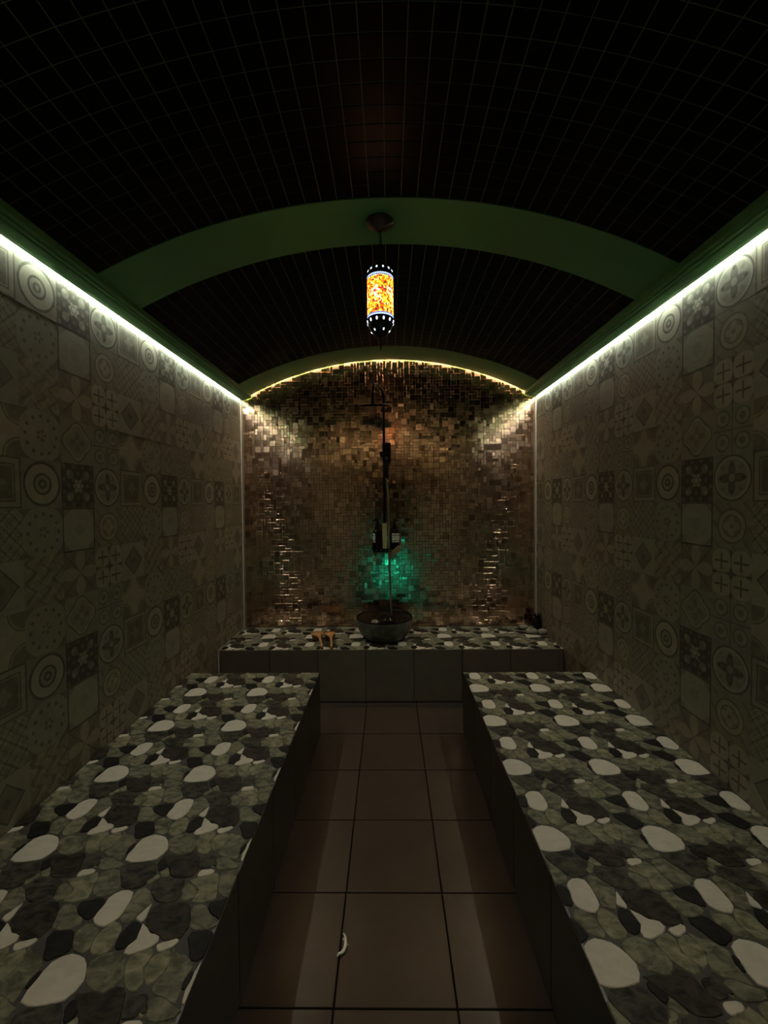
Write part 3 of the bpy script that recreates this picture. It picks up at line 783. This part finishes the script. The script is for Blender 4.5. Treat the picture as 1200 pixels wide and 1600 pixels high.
# small black shelf carrying the bottles
zs = pz(856.5, 3.29)
x0, x1 = at(580, 857, 3.29).x, at(628, 857, 3.29).x
m = MB(); m.bbox((x0, 3.235, zs-.006), (x1, YB-.003, zs), .0015)
shelf = m.build('wall_shelf', M['black_metal'], smooth=False); tag(shelf, 'narrow black shelf carrying two dark bottles on the copper wall', 'shelf')

def bottle(cx, lab_rot, label):
    t = thing('pump_bottle', label, 'bottle', (cx, 3.285, zs + .0002), lab_rot, 'pump bottles on the black shelf')
    r = .037
    m = MB(); m.lathe([(0, 0), (r-.003, 0), (r, .003), (r, .128), (r-.003, .139), (r-.012, .150), (.015, .156), (.014, .168), (0, .168)], 36); m.build('bottle_body', M['bottle'], t, smooth=True)
    m = MB(); m.lathe([(0, .164), (.0165, .164), (.0165, .182), (.012, .185), (.0075, .187), (.0075, .206), (.004, .207), (.004, .222), (.012, .223), (.012, .231), (0, .233)], 24)
    m.tube([(0, 0, .227), (0, -.022, .228), (0, -.038, .220)], [.0055, .005, .0035], 10); m.build('pump', M['black_metal'], t, smooth=True)
    v = []; f = []; n = 14; w_ = 1.0
    for k in range(n + 1):
        a = -PI/2 - w_ + 2*w_*k/n
        for z in (.050, .122): v.append(((r+.0005)*math.cos(a), (r+.0005)*math.sin(a), z))
    for k in range(n): f.append((2*k, 2*k+2, 2*k+3, 2*k+1))
    lb_ = link('paper_label', me_from(v, f, [M['label']], name='paper_label'), t)
    for z0, z1 in ((.104, .108), (.061, .066)):
        v = []; f = []
        for k in range(n + 1):
            a = -PI/2 - w_*.98 + 2*w_*.98*k/n
            for z in (z0, z1): v.append(((r+.0009)*math.cos(a), (r+.0009)*math.sin(a), z))
        for k in range(n): f.append((2*k, 2*k+2, 2*k+3, 2*k+1))
        link('label_line', me_from(v, f, [M['print']], name='label_line'), lb_)
    return t
bottle(at(590, 850, 3.285).x, -1.45, 'dark pump bottle on the shelf, left of the shower hose')
bottle(at(616.7, 850, 3.285).x, .38, 'dark pump bottle with a pale label facing out, right of the hose')
a = at(597.6, 816, 3.30); b = at(604.6, 855, 3.30)
t = thing('shampoo_tube', 'pale yellow upright tube between the two dark bottles', 'tube', ((a.x+b.x)/2, 3.27, zs + .0002))
m = MB(); hh = a.z - b.z; m.lathe([(0, .022), (.016, .022), (.0175, .03), (.0175, .05)], 20)
ring = []
for i, (rx, ry, z) in enumerate(((.0175, .0175, .05), (.0178, .013, .10), (.018, .007, .16), (.018, .0025, hh-.006), (.018, .0015, hh))):
    for k in range(20): q = 2*PI*k/20; ring.append((rx*math.cos(q), ry*math.sin(q), z))
m.add(ring, [(i*20+k, i*20+(k+1) % 20, (i+1)*20+(k+1) % 20, (i+1)*20+k) for i in range(4) for k in range(20)] + [tuple(80+k for k in range(20))])
m.build('tube_body', M['cream'], t, smooth=True)
m = MB(); m.lathe([(0, 0), (.0165, 0), (.0175, .002), (.0165, .022), (0, .022)], 20); m.build('tube_cap', M['cream'], t, smooth=True)
# wooden brush hooked on the right and a stub of pumice on a cord at the left
a = at(611, 868, 3.225); b = at(627, 853, 3.225); d = (b - a); ang = math.atan2(d.z, d.x)
t = thing('wooden_brush', 'pale wooden brush slanting below the right-hand bottle', 'brush', (a + b)/2)
Rb = Matrix.Rotation(-ang, 4, 'Y'); hl = d.length/2
m = MB()
v = []; f = []; n = 24
for s_, k_, z in ((1, 0, -.011), (1.0, 0, -.003), (1.0, 0, .003), (.94, 0, .007)):
    for k in range(n):
        q = 2*PI*k/n; e_ = abs(math.cos(q))**.5*(1 if math.cos(q) > 0 else -1); v.append((s_*hl*e_, z, s_*.021*math.sin(q)))
for i in range(3):
    for k in range(n): f.append((i*n+k, i*n+(k+1) % n, (i+1)*n+(k+1) % n, (i+1)*n+k))
f += [tuple(range(n)), tuple(3*n + k for k in range(n))]
m.add([Rb @ Vector(q) for q in v], f); m.build('brush_back', M['brush_wood'], t, smooth=True)
m = MB(); rr_ = random.Random(3)
for i in range(60):
    x_, z_ = rr_.uniform(-.85, .85)*hl, rr_.uniform(-.7, .7)*.018; m.box((x_-.0012, -.0, z_-.0012), (x_+.0012, .022, z_+.0012), Rb)
m.build('bristles', M['wood_dark'], t, kind='stuff')
m = MB(); q = Rb @ Vector((hl*.9, -.004, 0)); m.tube([q, q + Vector((0.002, .03, .02)), Vector((q.x, .0565, q.z+.026))], .0018, 6); m.build('hanging_cord', M['wood'], t, smooth=True)
tp = at(587.5, 864, 3.24); bt_ = at(586.5, 877, 3.24)
t = thing('wooden_plug', 'small pale wooden block hanging below the left end of the shelf', 'wooden block', bt_)
m = MB(); m.bbox((-.014, -.011, 0), (.014, .011, .030), .004); m.build('block', M['brush_wood'], t, smooth=True)
m = MB(); m.tube([(0, 0, .028), (.003, .004, .05), (.004, .02, zs - .004 - bt_.z)], .002, 8); m.build('cord', M['wood_dark'], t, smooth=True)

# ============================================================ THINGS ON THE LEDGE
ZT = BT + 0.0003
bs = thing('stone_basin', 'large mottled grey basin with black inside, on the ledge', 'basin', (at(601, 985, 3.10).x, 3.095, ZT))
m = MB(); m.lathe([(0, 0), (.128, 0), (.148, .008), (.172, .030), (.195, .066), (.209, .105), (.214, .140), (.214, .158)], 56); bo = m.build('outer_shell', M['basin_out'], bs, smooth=True)
m = MB(); m.lathe([(.214, .1582), (.213, .164), (.208, .165), (.203, .160), (.198, .125), (.178, .075), (.145, .036), (.09, .022), (0, .020)], 56); m.build('glazed_inside', M['basin_in'], bs, smooth=True)
m = MB(); m.lathe([(.1995, .140), (0, .140)], 48)
for p in m.f: pass
wt = m.build('water', M['water'], bs)
# black dipper bowl floating in the basin, and a grey stone cup
db = thing('dipper_bowl', 'small glossy black bowl floating inside the grey basin', 'bowl', (at(605, 968, 2.97).x, 2.985, ZT + .139), 0)
db.rotation_euler = (.16, .1, 0)
m = MB(); m.lathe([(0, 0), (.025, .001), (.048, .018), (.058, .042), (.056, .044), (.045, .020), (.022, .005), (0, .004)], 32); m.build('bowl_shell', M['basin_in'], db, smooth=True)
gp = thing('massage_stone', 'rounded grey stone resting inside the basin left of the small bowl', 'stone', (at(589, 973, 2.98).x - .012, 2.965, ZT + .131))
m = MB(); m.ball((0, 0, .018), (.034, .026, .024), 20, 12, lump=.06, seed=3); m.build('stone_body', M['river_stone'], gp, smooth=True)

def ladle(px, tipx, label):
    c = at(px, 992, 3.045); t = thing('wooden_ladle', label, 'ladle', (c.x, 3.045, ZT), 0, 'wooden ladles on the ledge')
    r = .0415
    m = MB(); m.lathe([(0, 0), (.026, 0), (.034, .010), (.040, .034), (r, .052), (.039, .053), (.037, .036), (.030, .012), (0, .008)], 30); m.build('ladle_bowl', M['wood_dark'], t, smooth=True)
    m = MB(); m.lathe([(.0415, .044), (.0425, .053), (.0385, .0545), (.037, .046)], 30); m.build('rim', M['wood'], t, smooth=True)
    e = at(tipx, 1009, 2.865); dx = e.x - c.x; dy = 2.862 - 3.045
    P_ = [Vector((0, -.030, .040)), Vector((dx*.25, -.050, .052)), Vector((dx*.5, -.085, .046)), Vector((dx*.8, dy*.78, .025)), Vector((dx, dy, .008))]
    m = MB(); v = []; f = []; n = 12; W_ = [.030, .022, .0095, .0080, .0085]; T_ = [.004, .006, .006, .0055, .0055]
    for p_, w_, t_ in zip(P_, W_, T_):
        for k in range(n): q = 2*PI*k/n; v.append((p_.x + w_*math.cos(q), p_.y, p_.z + t_*math.sin(q)))
    for i in range(4):
        for k in range(n): f.append((i*n+k, i*n+(k+1) % n, (i+1)*n+(k+1) % n, (i+1)*n+k))
    f += [tuple(range(n)), tuple(4*n+k for k in range(n))]
    m.add(v, f); h = m.build('ladle_handle', M['wood'], t, smooth=True)
    m = MB(); e0 = P_[-1]; m.tube([e0 + Vector((0, .002, .001)), e0 + Vector((0, -.010, -.001)), e0 + Vector((0, -.018, -.001))], [.0088, .0088, .0060], 12); m.build('handle_tip', M['wood_dark'], t, smooth=True)
ladle(495.5, 503.5, 'carved wooden ladle on the ledge, leftmost of the pair')
ladle(515.5, 518.5, 'carved wooden ladle on the ledge, the one nearer the basin')

for px, py, Y, rx, rz_, l, sd in ((818, 983, 3.27, .036, .021, 'darkest grey river stone, leftmost beside the small vase', 1), (830.5, 990, 3.17, .045, .022, 'oval grey river stone in front of the small vase, middle of three', 2), (847.5, 991, 3.15, .040, .021, 'oval grey river stone beside the right wall, rightmost of three', 5)):
    c = at(px, py, Y); t = MB(); t.ball((0, 0, rz_), (rx, rx*.8, rz_), 24, 14, lump=.05, seed=sd)
    o = t.build('river_stone', M['river_stone'], smooth=True, loc=(c.x, Y, ZT)); tag(o, l, 'stone', 'grey river stones in the right corner')
c = at(840.5, 975, 3.26)
vt = thing('small_vase', 'small black vase in the right corner behind the grey stones', 'vase', (c.x, 3.275, ZT))
m = MB(); m.lathe([(0, 0), (.026, 0), (.034, .012), (.040, .038), (.037, .062), (.026, .082), (.019, .092), (.0185, .100), (.031, .112), (.0325, .118), (.0295, .118), (.017, .104), (.012, .08), (0, .07)], 36); m.build('vase_body', M['basin_in'], vt, smooth=True)
m = MB(); m.tube([(.0, .0, .075), (.012, -.006, .105), (.014, -.01, .118)], .004, 8); m.build('stick', M['wood_dark'], vt, smooth=True)

# glint of light on the floor joint, built as a pale curved solid
c = at(537, 1497, 1.258); z = .0058
t = MB()
spine = [(-.016, -.034), (-.013, -.027), (-.004, -.023), (.003, -.016), (.006, -.004), (.005, .010), (.003, .022), (.000, .030), (-.006, .034)]
rad = [.0016, .0036, .0045, .0054, .0060, .0056, .0044, .0030, .0016]
t.tube([(x_, y_, z) for x_, y_ in spine], rad, 12)
t.tube([(.005, -.002, z), (.011, .002, z-.001), (.015, .003, z-.003)], [.004, .0028, .001], 8)
t.tube([(.003, .012, z), (-.002, .017, z-.001), (-.006, .021, z-.002)], [.004, .0028, .001], 8)
o = t.build('glint_shape', M['glint'], smooth=True, loc=(c.x, 1.258, 0)); tag(o, 'small pearly curved shape standing in for a glint on the floor tile joint', 'glint')
